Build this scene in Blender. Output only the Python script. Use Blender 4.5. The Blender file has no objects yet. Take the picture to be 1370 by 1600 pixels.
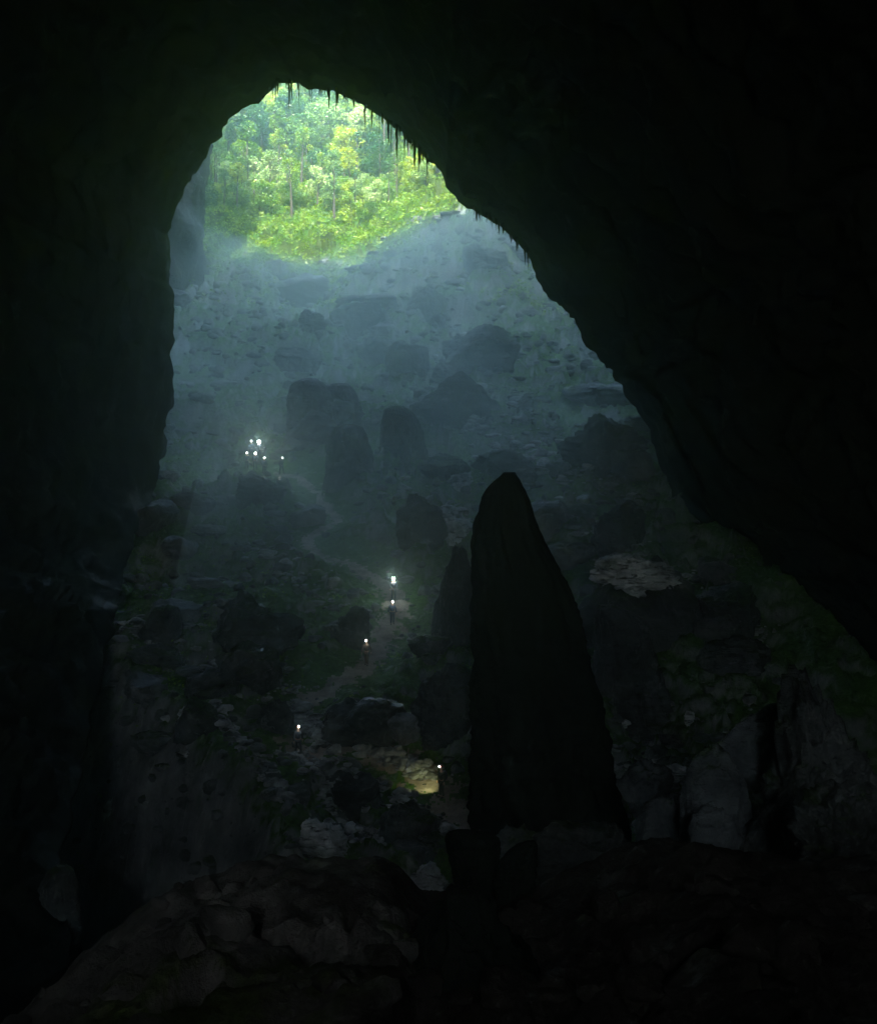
import bpy, bmesh, math, random
import numpy as np
from mathutils import Vector

SC = bpy.context.scene
COL = SC.collection
F = 1716.0          # focal length in pixels of the 1370 x 1600 photograph

# ------------------------------------------------------------------ camera
cam_data = bpy.data.cameras.new('camera')
cam = bpy.data.objects.new('camera', cam_data)
COL.objects.link(cam)
cam.location = (0, 0, 0)
cam.rotation_euler = (math.radians(90), 0, 0)
cam_data.sensor_fit = 'VERTICAL'
cam_data.sensor_height = 24.0
cam_data.lens = 24.0 * F / 1600.0
cam_data.clip_start = 0.1
cam_data.clip_end = 5000
SC.camera = cam

# ------------------------------------------------------------------ light
SUN_EL, SUN_AZ = math.radians(46), math.radians(3)
w = bpy.data.worlds.new('World')
SC.world = w
w.use_nodes = True
nt = w.node_tree
bg = nt.nodes['Background']
sky = nt.nodes.new('ShaderNodeTexSky')
sky.sky_type = 'NISHITA'
sky.sun_disc = False
sky.sun_elevation = SUN_EL
sky.dust_density = 1.6
sky.ozone_density = 0.6
sky.sun_rotation = math.pi + SUN_AZ
nt.links.new(sky.outputs[0], bg.inputs[0])
bg.inputs[1].default_value = 0.15

sl = bpy.data.lights.new('sun', 'SUN')
sl.energy = 2.0
sl.angle = math.radians(0.5)
sl.color = (1.0, 0.95, 0.85)
sun = bpy.data.objects.new('sun', sl)
COL.objects.link(sun)
to_sun = Vector((-math.sin(SUN_AZ) * math.cos(SUN_EL), -math.cos(SUN_AZ) * math.cos(SUN_EL), math.sin(SUN_EL)))
sun.rotation_euler = to_sun.to_track_quat('Z', 'Y').to_euler()
sun.location = to_sun * 400

SC.view_settings.view_transform = 'Standard'
SC.view_settings.look = 'None'
SC.view_settings.gamma = 1.0
SC.view_settings.exposure = 3.95

SC.render.engine = 'CYCLES'
cy = SC.cycles
cy.max_bounces = 6
cy.diffuse_bounces = 3
cy.glossy_bounces = 2
cy.transmission_bounces = 3
cy.volume_bounces = 2
cy.transparent_max_bounces = 4
cy.sample_clamp_indirect = 2.0
cy.use_denoising = True
cy.caustics_reflective = False
cy.caustics_refractive = False
cy.use_adaptive_sampling = False

# ------------------------------------------------------------------ noise
def _hash(ix, iy, iz, seed):
    h = (ix * 374761393 + iy * 668265263 + iz * 2147483647 + seed * 1274126177) & 0xffffffff
    h = ((h ^ (h >> 13)) * 1274126177) & 0xffffffff
    h = ((h ^ (h >> 16)) * 2246822519) & 0xffffffff
    return ((h ^ (h >> 15)) & 0xffffff) / float(0xffffff)

def vnoise(x, y, z, seed=0):
    x, y, z = np.broadcast_arrays(np.asarray(x, float), np.asarray(y, float), np.asarray(z, float))
    fx, fy, fz = np.floor(x), np.floor(y), np.floor(z)
    ix, iy, iz = fx.astype(np.int64), fy.astype(np.int64), fz.astype(np.int64)
    u, v, q = x - fx, y - fy, z - fz
    u = u * u * u * (u * (u * 6 - 15) + 10); v = v * v * v * (v * (v * 6 - 15) + 10); q = q * q * (3 - 2 * q)
    r = 0
    for a in (0, 1):
        for b in (0, 1):
            for c in (0, 1):
                r = r + _hash(ix + a, iy + b, iz + c, seed) * (u if a else 1 - u) * (v if b else 1 - v) * (q if c else 1 - q)
    return r * 2 - 1

def fbm(x, y, z, oct=4, seed=0, gain=0.5, ridged=False):
    r, a, f = 0.0, 1.0, 1.0
    for k in range(oct):
        # rotate a little between octaves, so that no lattice shows
        c, s = math.cos(0.6 * k + .3), math.sin(0.6 * k + .3)
        X, Y = x * c - y * s, x * s + y * c
        Z = z * .92 + Y * .39
        Y2 = Y * .92 - z * .39
        n = vnoise(X * f + 17 * k, Y2 * f + 5 * k, Z * f, seed + k * 7)
        if ridged: n = 1 - 2 * np.abs(n)
        r = r + a * n
        a *= gain; f *= 2.03
    return r

def sstep(a, b, x):
    t = np.clip((x - a) / (b - a), 0, 1)
    return t * t * (3 - 2 * t)

# ------------------------------------------------------------------ mesh helpers
def make_mesh(name, co, faces, mat=None, smooth=True):
    me = bpy.data.meshes.new(name)
    co = np.asarray(co, dtype=np.float32)
    if isinstance(faces, np.ndarray):
        n, k = faces.shape
        me.vertices.add(len(co)); me.vertices.foreach_set('co', co.ravel())
        me.loops.add(n * k); me.loops.foreach_set('vertex_index', faces.astype(np.int32).ravel())
        me.polygons.add(n)
        me.polygons.foreach_set('loop_start', np.arange(0, n * k, k, dtype=np.int32))
        me.update(calc_edges=True)
    else:
        me.from_pydata(co.tolist(), [], faces)
        me.update()
    if smooth:
        me.polygons.foreach_set('use_smooth', np.ones(len(me.polygons), dtype=bool))
    if mat: me.materials.append(mat)
    return me

def link(name, me, parent=None, loc=None, rotz=0):
    o = bpy.data.objects.new(name, me)
    COL.objects.link(o)
    if parent: o.parent = parent
    if loc is not None: o.location = loc
    if rotz: o.rotation_euler = (0, 0, rotz)
    return o

def tag(o, label, cat, group=None):
    o['label'] = label; o['category'] = cat
    if group: o['group'] = group
    return o

def structure(o):
    o['kind'] = 'structure'
    return o

def stuff(o, label, cat):
    o['kind'] = 'stuff'; o['label'] = label; o['category'] = cat
    return o

def grid_faces(nu, nv, closed=False):
    """quads of a grid with nu columns and nv rows, vertex index = row*nu+col"""
    cols = np.arange(nu if closed else nu - 1)
    rows = np.arange(nv - 1)
    c, r = np.meshgrid(cols, rows)
    c2 = (c + 1) % nu
    return np.stack([r * nu + c, r * nu + c2, (r + 1) * nu + c2, (r + 1) * nu + c], -1).reshape(-1, 4)

def compact(co, faces):
    used, inv = np.unique(faces.ravel(), return_inverse=True)
    return co[used], inv.reshape(faces.shape)

_ico = {}
def ico(sub):
    if sub not in _ico:
        bm = bmesh.new()
        bmesh.ops.create_icosphere(bm, subdivisions=sub, radius=1.0)
        bm.verts.ensure_lookup_table()
        co = np.array([v.co[:] for v in bm.verts])
        fa = np.array([[v.index for v in f.verts] for f in bm.faces])
        bm.free()
        _ico[sub] = (co, fa)
    return _ico[sub]

# ------------------------------------------------------------------ materials
def new_mat(name):
    m = bpy.data.materials.new(name)
    m.use_nodes = True
    b = m.node_tree.nodes['Principled BSDF']
    return m, m.node_tree, b

def ramp(nt, fac, stops):
    r = nt.nodes.new('ShaderNodeValToRGB')
    els = r.color_ramp.elements
    while len(els) < len(stops): els.new(0.5)
    for e, (p, c) in zip(els, stops):
        e.position = p
        e.color = (*c, 1) if len(c) == 3 else c
    nt.links.new(fac, r.inputs[0])
    return r.outputs[0]

def rock_mat(name, dark, light, scale=1.0, moss=None, moss_amount=0.5, rough=(0.35, 0.75), bump=0.5, strata=0.0, spec=0.5, coords='world'):
    m, t, b = new_mat(name)
    N, L = t.nodes, t.links
    if coords == 'world':
        g = N.new('ShaderNodeNewGeometry'); vec = g.outputs['Position']; nrm = g.outputs['Normal']
    else:
        tc = N.new('ShaderNodeTexCoord'); vec = tc.outputs['Object']
        g = N.new('ShaderNodeNewGeometry'); nrm = g.outputs['Normal']
    def noise(sc, det=6, rgh=.6, vecin=None):
        n = N.new('ShaderNodeTexNoise')
        n.inputs['Scale'].default_value = sc; n.inputs['Detail'].default_value = det; n.inputs['Roughness'].default_value = rgh
        L.new(vecin or vec, n.inputs['Vector']); return n.outputs['Fac']
    big = noise(.25 * scale, 8, .65)
    col = ramp(t, big, [(.3, dark), (.5, tuple((a + c) / 2 for a, c in zip(dark, light))), (.7, light)])
    if moss:
        sep = N.new('ShaderNodeSeparateXYZ'); L.new(nrm, sep.inputs[0])
        mr = N.new('ShaderNodeMapRange'); mr.interpolation_type = 'SMOOTHSTEP'
        mr.inputs['From Min'].default_value = .35; mr.inputs['From Max'].default_value = .85
        L.new(sep.outputs[2], mr.inputs['Value'])
        pn = noise(.09 * scale, 7, .7)
        mr2 = N.new('ShaderNodeMapRange'); mr2.interpolation_type = 'SMOOTHSTEP'
        mr2.inputs['From Min'].default_value = .62 - .25 * moss_amount; mr2.inputs['From Max'].default_value = .70 - .25 * moss_amount
        L.new(pn, mr2.inputs['Value'])
        mu = N.new('ShaderNodeMath'); mu.operation = 'MULTIPLY'; L.new(mr.outputs[0], mu.inputs[0]); L.new(mr2.outputs[0], mu.inputs[1])
        mx = N.new('ShaderNodeMix'); mx.data_type = 'RGBA'
        L.new(mu.outputs[0], mx.inputs['Factor']); L.new(col, mx.inputs['A'])
        mc = ramp(t, noise(2.5 * scale, 4), [(.35, tuple(c * .5 for c in moss)), (.65, moss)])
        L.new(mc, mx.inputs['B'])
        col = mx.outputs['Result']
    L.new(col, b.inputs['Base Color'])
    rr = N.new('ShaderNodeMapRange')
    rr.inputs['From Min'].default_value = .35; rr.inputs['From Max'].default_value = .65
    rr.inputs['To Min'].default_value = rough[0]; rr.inputs['To Max'].default_value = rough[1]
    L.new(noise(.6 * scale, 5), rr.inputs['Value'])
    L.new(rr.outputs[0], b.inputs['Roughness'])
    # wet patches: only there does the rock shine
    wp = N.new('ShaderNodeMapRange'); wp.interpolation_type = 'SMOOTHSTEP'
    wp.inputs['From Min'].default_value = .54; wp.inputs['From Max'].default_value = .66
    wp.inputs['To Min'].default_value = spec * .04; wp.inputs['To Max'].default_value = spec
    L.new(noise(.45 * scale, 9, .72), wp.inputs['Value'])
    L.new(wp.outputs[0], b.inputs['Specular IOR Level'])
    bp = N.new('ShaderNodeBump'); bp.inputs['Strength'].default_value = bump; bp.inputs['Distance'].default_value = .5 / scale
    h = noise(1.6 * scale, 10, .68)
    if strata:
        mp = N.new('ShaderNodeMapping'); L.new(vec, mp.inputs['Vector'])
        mp.inputs['Scale'].default_value = (.15, .15, 1.6)
        st = noise(1.2 * scale, 5, .6, mp.outputs[0])
        ad = N.new('ShaderNodeMath'); ad.operation = 'MULTIPLY_ADD'; ad.inputs[1].default_value = strata
        L.new(st, ad.inputs[0]); L.new(h, ad.inputs[2]); h = ad.outputs[0]
    L.new(h, bp.inputs['Height'])
    L.new(bp.outputs[0], b.inputs['Normal'])
    return m

MOSS = (.045, .085, .02)
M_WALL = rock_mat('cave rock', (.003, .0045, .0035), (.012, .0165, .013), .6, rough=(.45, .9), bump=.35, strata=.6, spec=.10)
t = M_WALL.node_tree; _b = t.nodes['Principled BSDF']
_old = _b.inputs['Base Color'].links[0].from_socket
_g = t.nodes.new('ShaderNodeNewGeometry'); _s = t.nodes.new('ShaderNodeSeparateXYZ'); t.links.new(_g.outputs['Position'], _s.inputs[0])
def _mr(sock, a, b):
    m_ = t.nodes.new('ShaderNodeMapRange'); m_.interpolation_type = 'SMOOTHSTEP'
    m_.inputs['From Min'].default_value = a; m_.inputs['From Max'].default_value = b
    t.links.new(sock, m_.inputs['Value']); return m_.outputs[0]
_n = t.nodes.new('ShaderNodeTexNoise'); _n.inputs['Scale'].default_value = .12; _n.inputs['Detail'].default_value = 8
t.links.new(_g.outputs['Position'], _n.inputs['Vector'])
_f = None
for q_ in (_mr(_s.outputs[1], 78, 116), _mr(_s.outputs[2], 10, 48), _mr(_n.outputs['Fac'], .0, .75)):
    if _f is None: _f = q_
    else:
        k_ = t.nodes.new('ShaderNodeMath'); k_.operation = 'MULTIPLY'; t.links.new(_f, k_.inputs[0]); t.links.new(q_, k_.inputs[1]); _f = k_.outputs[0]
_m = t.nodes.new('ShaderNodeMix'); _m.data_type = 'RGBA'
t.links.new(_f, _m.inputs['Factor']); t.links.new(_old, _m.inputs['A']); _m.inputs['B'].default_value = (.24, .34, .09, 1)  # green glow around the cave mouth, painted into the rock colour
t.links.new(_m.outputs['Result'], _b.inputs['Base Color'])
M_GROUND = rock_mat('debris slope', (.05, .058, .06), (.23, .25, .26), 1.3, moss=(.055, .125, .022), moss_amount=1.2, rough=(.25, .75), bump=1.0, spec=.6)
M_FLOOR = rock_mat('jungle floor', (.015, .022, .008), (.05, .075, .02), 1.0, moss=(.04, .10, .012), moss_amount=1.3, rough=(.6, .9), bump=.8, spec=.2)
M_CLIFF = rock_mat('cliff rock', (.02, .025, .022), (.07, .078, .072), .5, moss=MOSS, moss_amount=.6, bump=.8, strata=.5)
M_BOULDER = rock_mat('boulder rock', (.022, .026, .028), (.16, .175, .185), 1.2, moss=(.03, .06, .012), moss_amount=.5, rough=(.2, .6), bump=1.0, strata=.7, spec=.8)
M_WET = rock_mat('wet pale rock', (.06, .07, .075), (.55, .6, .63), 2.2, rough=(.12, .4), bump=1.0, strata=1.2, spec=.9)
def streaks(mat, dark, scale, lo=.36, hi=.50):
    """dark seams running through a pale rock"""
    t = mat.node_tree; b = t.nodes['Principled BSDF']; old = b.inputs['Base Color'].links[0].from_socket
    g = t.nodes.new('ShaderNodeNewGeometry'); mp = t.nodes.new('ShaderNodeMapping'); t.links.new(g.outputs['Position'], mp.inputs['Vector'])
    mp.inputs['Rotation'].default_value = (.3, .5, .4); mp.inputs['Scale'].default_value = (.5, .5, 2.2)
    n = t.nodes.new('ShaderNodeTexNoise'); n.inputs['Scale'].default_value = scale; n.inputs['Detail'].default_value = 9; n.inputs['Roughness'].default_value = .7
    n.inputs['Distortion'].default_value = .6
    t.links.new(mp.outputs[0], n.inputs['Vector'])
    r = t.nodes.new('ShaderNodeMapRange'); r.interpolation_type = 'SMOOTHSTEP'; r.inputs['From Min'].default_value = lo; r.inputs['From Max'].default_value = hi
    t.links.new(n.outputs['Fac'], r.inputs['Value'])
    m = t.nodes.new('ShaderNodeMix'); m.data_type = 'RGBA'; m.inputs['A'].default_value = (*dark, 1)
    t.links.new(r.outputs[0], m.inputs['Factor']); t.links.new(old, m.inputs['B']); t.links.new(m.outputs['Result'], b.inputs['Base Color'])
streaks(M_WET, (.03, .035, .037), 1.3)
M_RUBBLE = rock_mat('pale rubble', (.06, .065, .068), (.38, .41, .42), 2.5, rough=(.3, .8), bump=1.0, spec=.5)
streaks(M_RUBBLE, (.02, .022, .022), .5, .38, .52)
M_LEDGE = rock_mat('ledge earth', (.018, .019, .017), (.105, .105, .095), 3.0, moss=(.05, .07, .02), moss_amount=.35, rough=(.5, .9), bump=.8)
# shade over the right hand part of the ledge, painted into its colour
def ledge_shade(t):
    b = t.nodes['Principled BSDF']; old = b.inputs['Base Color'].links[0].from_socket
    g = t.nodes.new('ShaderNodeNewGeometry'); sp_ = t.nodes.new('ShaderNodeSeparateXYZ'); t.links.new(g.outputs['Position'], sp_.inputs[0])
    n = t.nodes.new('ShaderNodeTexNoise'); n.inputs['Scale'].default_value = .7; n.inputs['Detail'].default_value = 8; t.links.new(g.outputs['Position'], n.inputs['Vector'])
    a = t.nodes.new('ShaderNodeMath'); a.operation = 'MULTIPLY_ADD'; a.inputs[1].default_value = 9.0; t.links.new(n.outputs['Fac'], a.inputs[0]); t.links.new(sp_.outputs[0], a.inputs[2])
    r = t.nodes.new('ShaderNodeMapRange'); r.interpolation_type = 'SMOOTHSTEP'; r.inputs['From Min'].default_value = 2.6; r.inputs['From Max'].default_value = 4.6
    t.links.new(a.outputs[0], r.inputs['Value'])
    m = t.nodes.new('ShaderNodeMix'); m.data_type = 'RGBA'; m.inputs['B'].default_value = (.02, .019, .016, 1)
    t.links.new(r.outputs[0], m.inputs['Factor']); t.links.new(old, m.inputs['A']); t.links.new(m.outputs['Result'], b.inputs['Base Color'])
ledge_shade(M_LEDGE.node_tree)
M_MID = rock_mat('dark limestone', (.012, .014, .015), (.085, .095, .10), 1.2, moss=(.03, .06, .012), moss_amount=.55, rough=(.2, .6), bump=1.0, strata=.7, spec=.8)
M_DARK = rock_mat('dark near rock', (.01, .012, .012), (.09, .105, .10), 2.2, moss=(.03, .055, .015), moss_amount=.6, rough=(.3, .8), bump=1.0, strata=.5)
M_GREY = rock_mat('grey near rock', (.022, .028, .030), (.125, .148, .155), 2.2, moss=(.05, .08, .03), moss_amount=.5, rough=(.4, .8), bump=1.0, strata=.5)
M_PATH = rock_mat('trail gravel', (.10, .087, .075), (.32, .28, .24), 3.0, rough=(.6, .95), bump=.8)

def leaf_mat(name, c1, c2, c3):
    m, t, b = new_mat(name)
    N, L = t.nodes, t.links
    oi = N.new('ShaderNodeObjectInfo')
    g = N.new('ShaderNodeNewGeometry')
    n = N.new('ShaderNodeTexNoise'); n.inputs['Scale'].default_value = .45; n.inputs['Detail'].default_value = 3
    L.new(g.outputs['Position'], n.inputs['Vector'])
    a = N.new('ShaderNodeMath'); a.operation = 'ADD'
    s = N.new('ShaderNodeMath'); s.operation = 'MULTIPLY_ADD'; s.inputs[1].default_value = .65; s.inputs[2].default_value = -.33
    L.new(oi.outputs['Random'], s.inputs[0])
    L.new(n.outputs['Fac'], a.inputs[0]); L.new(s.outputs[0], a.inputs[1])
    col = ramp(t, a.outputs[0], [(.2, c1), (.5, c2), (.8, c3)])
    L.new(col, b.inputs['Base Color'])
    b.inputs['Roughness'].default_value = .45
    b.inputs['Specular IOR Level'].default_value = .5
    tr = N.new('ShaderNodeBsdfTranslucent')
    hs = N.new('ShaderNodeHueSaturation'); hs.inputs['Saturation'].default_value = 1.15; hs.inputs['Value'].default_value = 1.3
    L.new(col, hs.inputs['Color']); L.new(hs.outputs[0], tr.inputs['Color'])
    mx = N.new('ShaderNodeMixShader'); mx.inputs[0].default_value = .4
    L.new(b.outputs[0], mx.inputs[1]); L.new(tr.outputs[0], mx.inputs[2])
    L.new(mx.outputs[0], N['Material Output'].inputs['Surface'])
    return m

M_LEAF = leaf_mat('jungle leaf', (.014, .07, .005), (.11, .22, .008), (.34, .40, .02))
M_LEAF_PALE = leaf_mat('pale leaf', (.03, .10, .02), (.17, .28, .07), (.40, .48, .20))
M_UNDER = leaf_mat('undergrowth leaf', (.02, .08, .008), (.10, .2, .01), (.25, .33, .02))
def plain_mat(name, c, rough=.8, spec=.3, metal=0):
    m, t, b = new_mat(name)
    n = t.nodes.new('ShaderNodeTexNoise'); n.inputs['Scale'].default_value = 9
    tc = t.nodes.new('ShaderNodeTexCoord'); t.links.new(tc.outputs['Object'], n.inputs['Vector'])
    t.links.new(ramp(t, n.outputs['Fac'], [(.35, tuple(x * .75 for x in c)), (.65, c)]), b.inputs['Base Color'])
    b.inputs['Roughness'].default_value = rough
    b.inputs['Specular IOR Level'].default_value = spec
    b.inputs['Metallic'].default_value = metal
    return m
M_BARK = plain_mat('bark', (.055, .045, .035), .9)

# ------------------------------------------------------------------ the ground
ZY = np.array([-60, 20, 45, 54, 61, 66, 77, 85, 92, 105, 117, 135, 160, 190, 220, 250, 262, 280, 300, 350, 400, 440, 470, 640])
ZZ = np.array([-22, -21, -20, -18.3, -15.8, -14.5, -10.8, -8.4, -6.0, -1, 4, 10, 19, 31, 45.5, 60, 67, 76, 90, 124, 158, 184, 190, 192])
def h0(x, y):
    x = np.asarray(x, float); y = np.asarray(y, float)
    # soften the kinks of the profile
    z = 0
    for o, k in ((-3, .25), (0, .5), (3, .25)):
        z = z + k * np.interp(y + o, ZY, ZZ)
    # the chasm on the left of the near floor
    edge = np.interp(y, [30, 56, 66, 80, 95], [-6.0, -7.0, -14, -24, -40])
    z = z - 17 * sstep(0, 9, edge - x) * sstep(88, 70, y)
    # talus against the doline walls and the cave's right side
    z = z + np.clip(x - 14, 0, 60) * .33 * sstep(60, 120, y) * sstep(215, 150, y) * .55
    z = z + sstep(185, 235, y) * sstep(330, 265, y) * np.clip(x + 17, 0, 50) * .42
    z = z + sstep(150, 200, y) * sstep(262, 225, y) * np.clip(-52 - x, 0, 40) * 1.1
    # hollow in front of the jungle
    z = z - 5 * np.exp(-((x + 22) / 16) ** 2) * np.exp(-((y - 235) / 22) ** 2)
    return z

def hit(px, py, fn, y0=30., y1=420.):
    ys = np.linspace(y0, y1, 7000)
    xs = (px - 685) / F * ys; zs = (800 - py) / F * ys
    below = fn(xs, ys) > zs
    i = int(np.argmax(below)) if below.any() else len(ys) - 1
    return float(xs[i]), float(ys[i]), float(zs[i])

PATH_PX = [(752, 1330), (728, 1298), (704, 1262), (672, 1228), (640, 1203), (600, 1184), (560, 1174), (510, 1179), (476, 1182), (455, 1165),
           (462, 1140), (470, 1112), (485, 1090), (520, 1078), (556, 1054), (580, 1030), (597, 1000), (612, 972), (620, 945), (606, 922), (575, 900),
           (548, 886), (512, 874), (478, 858), (482, 842), (528, 815), (512, 796), (492, 772), (466, 748), (430, 742)]
PATH = np.array([hit(a, b, h0)[:2] for a, b in PATH_PX])
PATH_W = np.interp(np.arange(len(PATH)), [0, 3, 8, 14, 17, 22, 29], [.8, 1.2, .6, .75, 1.0, .5, .45])

def path_dist(x, y):
    """distance to the trail divided by its local half width, and the plain distance"""
    x = np.asarray(x, float); y = np.asarray(y, float)
    best = np.full(x.shape, 1e9); plain = np.full(x.shape, 1e9)
    for i in range(len(PATH) - 1):
        a, b = PATH[i], PATH[i + 1]
        d = b - a; L2 = d @ d
        t = np.clip(((x - a[0]) * d[0] + (y - a[1]) * d[1]) / L2, 0, 1)
        r = np.hypot(x - a[0] - t * d[0], y - a[1] - t * d[1])
        wd = PATH_W[i] * (1 - t) + PATH_W[i + 1] * t
        best = np.minimum(best, r / wd); plain = np.minimum(plain, r)
    return best, plain

def h(x, y):
    x = np.asarray(x, float); y = np.asarray(y, float)
    z = h0(x, y)
    _, pd = path_dist(x, y)
    calm = .12 + .88 * sstep(.8, 4.5, pd)
    far = sstep(80, 220, y)
    n = fbm(x * .07, y * .07, 3.1, 3, 11) * (1.0 + 2.2 * far)
    # stepped rubble: ridged noise, pressed flat in terraces
    r = fbm(x * .16, y * .16 + 3, 1.7, 6, 23, .55, True) * (1.15 + 1.2 * far)
    t = fbm(x * .5, y * .5, 9.2, 4, 31, .55) * .28 * (1 + far)
    q = n + r
    st = .9 + 1.1 * far
    terr = (np.floor(q / st) + sstep(.25, .75, q / st - np.floor(q / st))) * st
    forest = sstep(255, 285, y)
    t = t + fbm(x * 1.5, y * 1.5, 4.2, 3, 37, .6, True) * .10 * (1 + 1.5 * far)
    return z + calm * ((.35 * q + .65 * terr) * (1 - .6 * forest) + t)

nu, nv = 900, 1150
uu = np.linspace(-1, 1, nu)
uu = np.sign(uu) * (0.46 * np.abs(uu) + .5 * np.abs(uu) ** 4)
vv = np.concatenate([np.linspace(-60, 28, 40, endpoint=False), 28 * (620 / 28.) ** np.linspace(0, 1, nv - 40)])
U, V = np.meshgrid(uu, vv)
YY = V
XX = U * (np.maximum(V, 0) + 45)
ZG = h(XX, YY)
gco = np.stack([XX, YY, ZG], -1).reshape(-1, 3)
gfa = grid_faces(nu, nv)
cen = gco[gfa].mean(1)
pdn, _ = path_dist(cen[:, 0], cen[:, 1])
ragged = fbm(cen[:, 0] * 1.3, cen[:, 1] * 1.3, 0.5, 4, 71, .7)
on_path = pdn + ragged * .75 < 1.0
g_me = make_mesh('ground', *compact(gco, gfa[~on_path]), M_GROUND)
g_me.materials.append(M_FLOOR)
g_c = cen[~on_path]
g_me.polygons.foreach_set('material_index', ((g_c[:, 1] + fbm(g_c[:, 0] * .15, g_c[:, 1] * .15, 3., 4, 88) * 9) > 236).astype(np.int32))
structure(link('ground', g_me))
structure(link('path', make_mesh('path', *compact(gco, gfa[on_path]), M_PATH)))
_gz = ZG
def gh(x, y):
    return float(h(np.array([x]), np.array([y]))[0])

# ------------------------------------------------------------------ the cave
LD = 110.0
LIMB = [(110, 3300), (120, 1500), (100, 1330), (130, 1180), (160, 1060), (185, 945), (205, 865), (238, 785), (262, 705), (270, 620), (268, 560), (271, 500), (264, 430), (265, 372),
        (283, 305), (322, 246), (345, 202), (385, 160), (430, 134), (470, 126), (520, 140), (565, 160), (605, 193), (645, 228), (690, 276), (718, 310), (755, 336),
        (790, 362), (822, 402), (862, 458), (912, 532), (962, 604), (1012, 682), (1030, 740), (1062, 800), (1120, 860), (1190, 930), (1260, 1010), (1330, 1100), (1400, 1250), (1430, 1500), (1440, 3300)]
def limb_depth(a, b):
    return float(np.interp(b, [700, 800, 945, 1060, 1180, 1330, 1500], [110, 102, 80, 70, 60, 50, 42])) if a < 685 else float(np.interp(b, [740, 860, 1010, 1250, 1500], [110, 103, 84, 60, 45]))
lp = np.array([((a - 685) / F * LD, (800 - b) / F * LD) for a, b in LIMB])
ld = np.array([limb_depth(a, b) for a, b in LIMB])
seg = np.r_[0, np.cumsum(np.hypot(*np.diff(lp, axis=0).T))]
NT = 900
tt = np.linspace(0, seg[-1], NT)
bx = np.interp(tt, seg, lp[:, 0]); bz = np.interp(tt, seg, lp[:, 1])
# ragged traced edge
bx = bx + fbm(tt * .35, 0 * tt, 3.0, 5, 5, .62) * .42
bz = bz + fbm(tt * .35, 0 * tt, 8.0, 5, 6, .62) * .36
frac = tt / seg[-1]
kd = np.interp(tt, seg, ld) / LD
bx = bx * kd; bz = bz * kd
rings = []
# interior, from behind the camera to the lip
for y in np.concatenate([np.linspace(-62, 40, 36, endpoint=False), np.linspace(40, LD, 150)]):
    gz = np.interp(y, [-62, 0, 30, 60, 80, 95, LD], [1.0, 1.35, 1.25, 1.02, .955, .965, 1.0])
    gx = np.interp(y, [-62, 0, 30, 60, 80, 95, LD], [1.1, 1.5, 1.45, 1.3, 1.15, 1.06, 1.0])
    low = sstep(-8, -16, bz)
    wide = 1 + low * np.interp(y, [0, 60, LD], [.3, .2, 0])
    shrink = np.interp(y, [-62, -45], [.215, 1.0])   # unseen gap added high in the far end, letting skylight onto the ledge
    rings.append(np.stack([bx * gx * wide * shrink, y * (kd if y > 0 else 1) + 0 * bx, (bz * gz - 30) * shrink + 30], -1))
n_in = len(rings)
# the lip turns outwards into the cliff above and beside the cave mouth, then back over the hill
FL = 5.0
for k in np.linspace(0.02, 1, 24):
    rings.append(np.stack([bx * (1 + .075 * k), (LD + FL * k) * kd, bz * np.where(bz > 0, 1 + .07 * k, 1)], -1))
bx = bx * 1.075; bz = bz * np.where(bz > 0, 1.07, 1)
n_fl = len(rings)
ang = np.arctan2(bz - 8, bx)
ox = np.clip(np.cos(ang) * 190, -150, 150); oz = np.where(np.sin(ang) > 0, np.clip(8 + np.sin(ang) * 240, 8, 172), bz)
for k in np.linspace(0.004, 1, 90):
    f = k ** 1.4
    yb = LD + FL + 3.0 * (1 - math.exp(-k * 30)) + 9 * k
    rings.append(np.stack([bx * (1 - f) + ox * f, yb * (kd * (1 - f) + f), bz * (1 - f) + oz * f], -1))
for y in np.linspace(LD + FL + 8, -80, 30):
    rings.append(np.stack([ox, np.full(NT, y), oz], -1))
R = np.array(rings)
P = R.reshape(-1, 3)
def shell_noise(P):
    x, y, z = P[:, 0], P[:, 1], P[:, 2]
    a = fbm(x * .06, y * .045, z * .06, 3, 41) * 2.0
    # vertical flutes and runnels: rock drawn out along z
    b = fbm(x * .38, y * .3, z * .09, 5, 43, .55, True) * .75
    c = fbm(x * .9, y * .9, z * .35, 4, 47, .6) * .3
    return a + b + c
amp = np.ones((len(rings), NT))
ys_r = R[:, 0, 1]
for i in range(len(rings)):
    d = abs(i - n_in)
    amp[i] = .18 + .82 * min(1, d / 28.)
ctr = np.stack([0 * P[:, 0], P[:, 1], np.full(len(P), 6.)], -1)
dr = P - ctr; dr[:, 1] = 0
dr /= np.maximum(np.linalg.norm(dr, axis=1, keepdims=True), 1e-6)
# on the cliff face the relief points along y instead
isface = np.zeros(len(rings)); isface[n_fl:n_fl + 90] = np.clip(np.linspace(0, 6, 90), 0, 1)
fc = np.repeat(isface, NT)[:, None]
dr = dr * (1 - fc) + np.array([[0, 1.0, 0]]) * fc
P = P + dr * (shell_noise(P) * amp.reshape(-1))[:, None]
sf = grid_faces(NT, len(rings))[:, ::-1]
colf = np.tile(np.arange(NT - 1), len(rings) - 1)
fcol = frac[colf]
t_l = seg[15] / seg[-1]; t_r = seg[26] / seg[-1]
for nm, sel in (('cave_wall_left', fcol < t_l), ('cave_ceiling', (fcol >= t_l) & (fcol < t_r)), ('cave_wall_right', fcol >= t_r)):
    structure(link(nm, make_mesh(nm, *compact(P, sf[sel]), M_WALL)))

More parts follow.
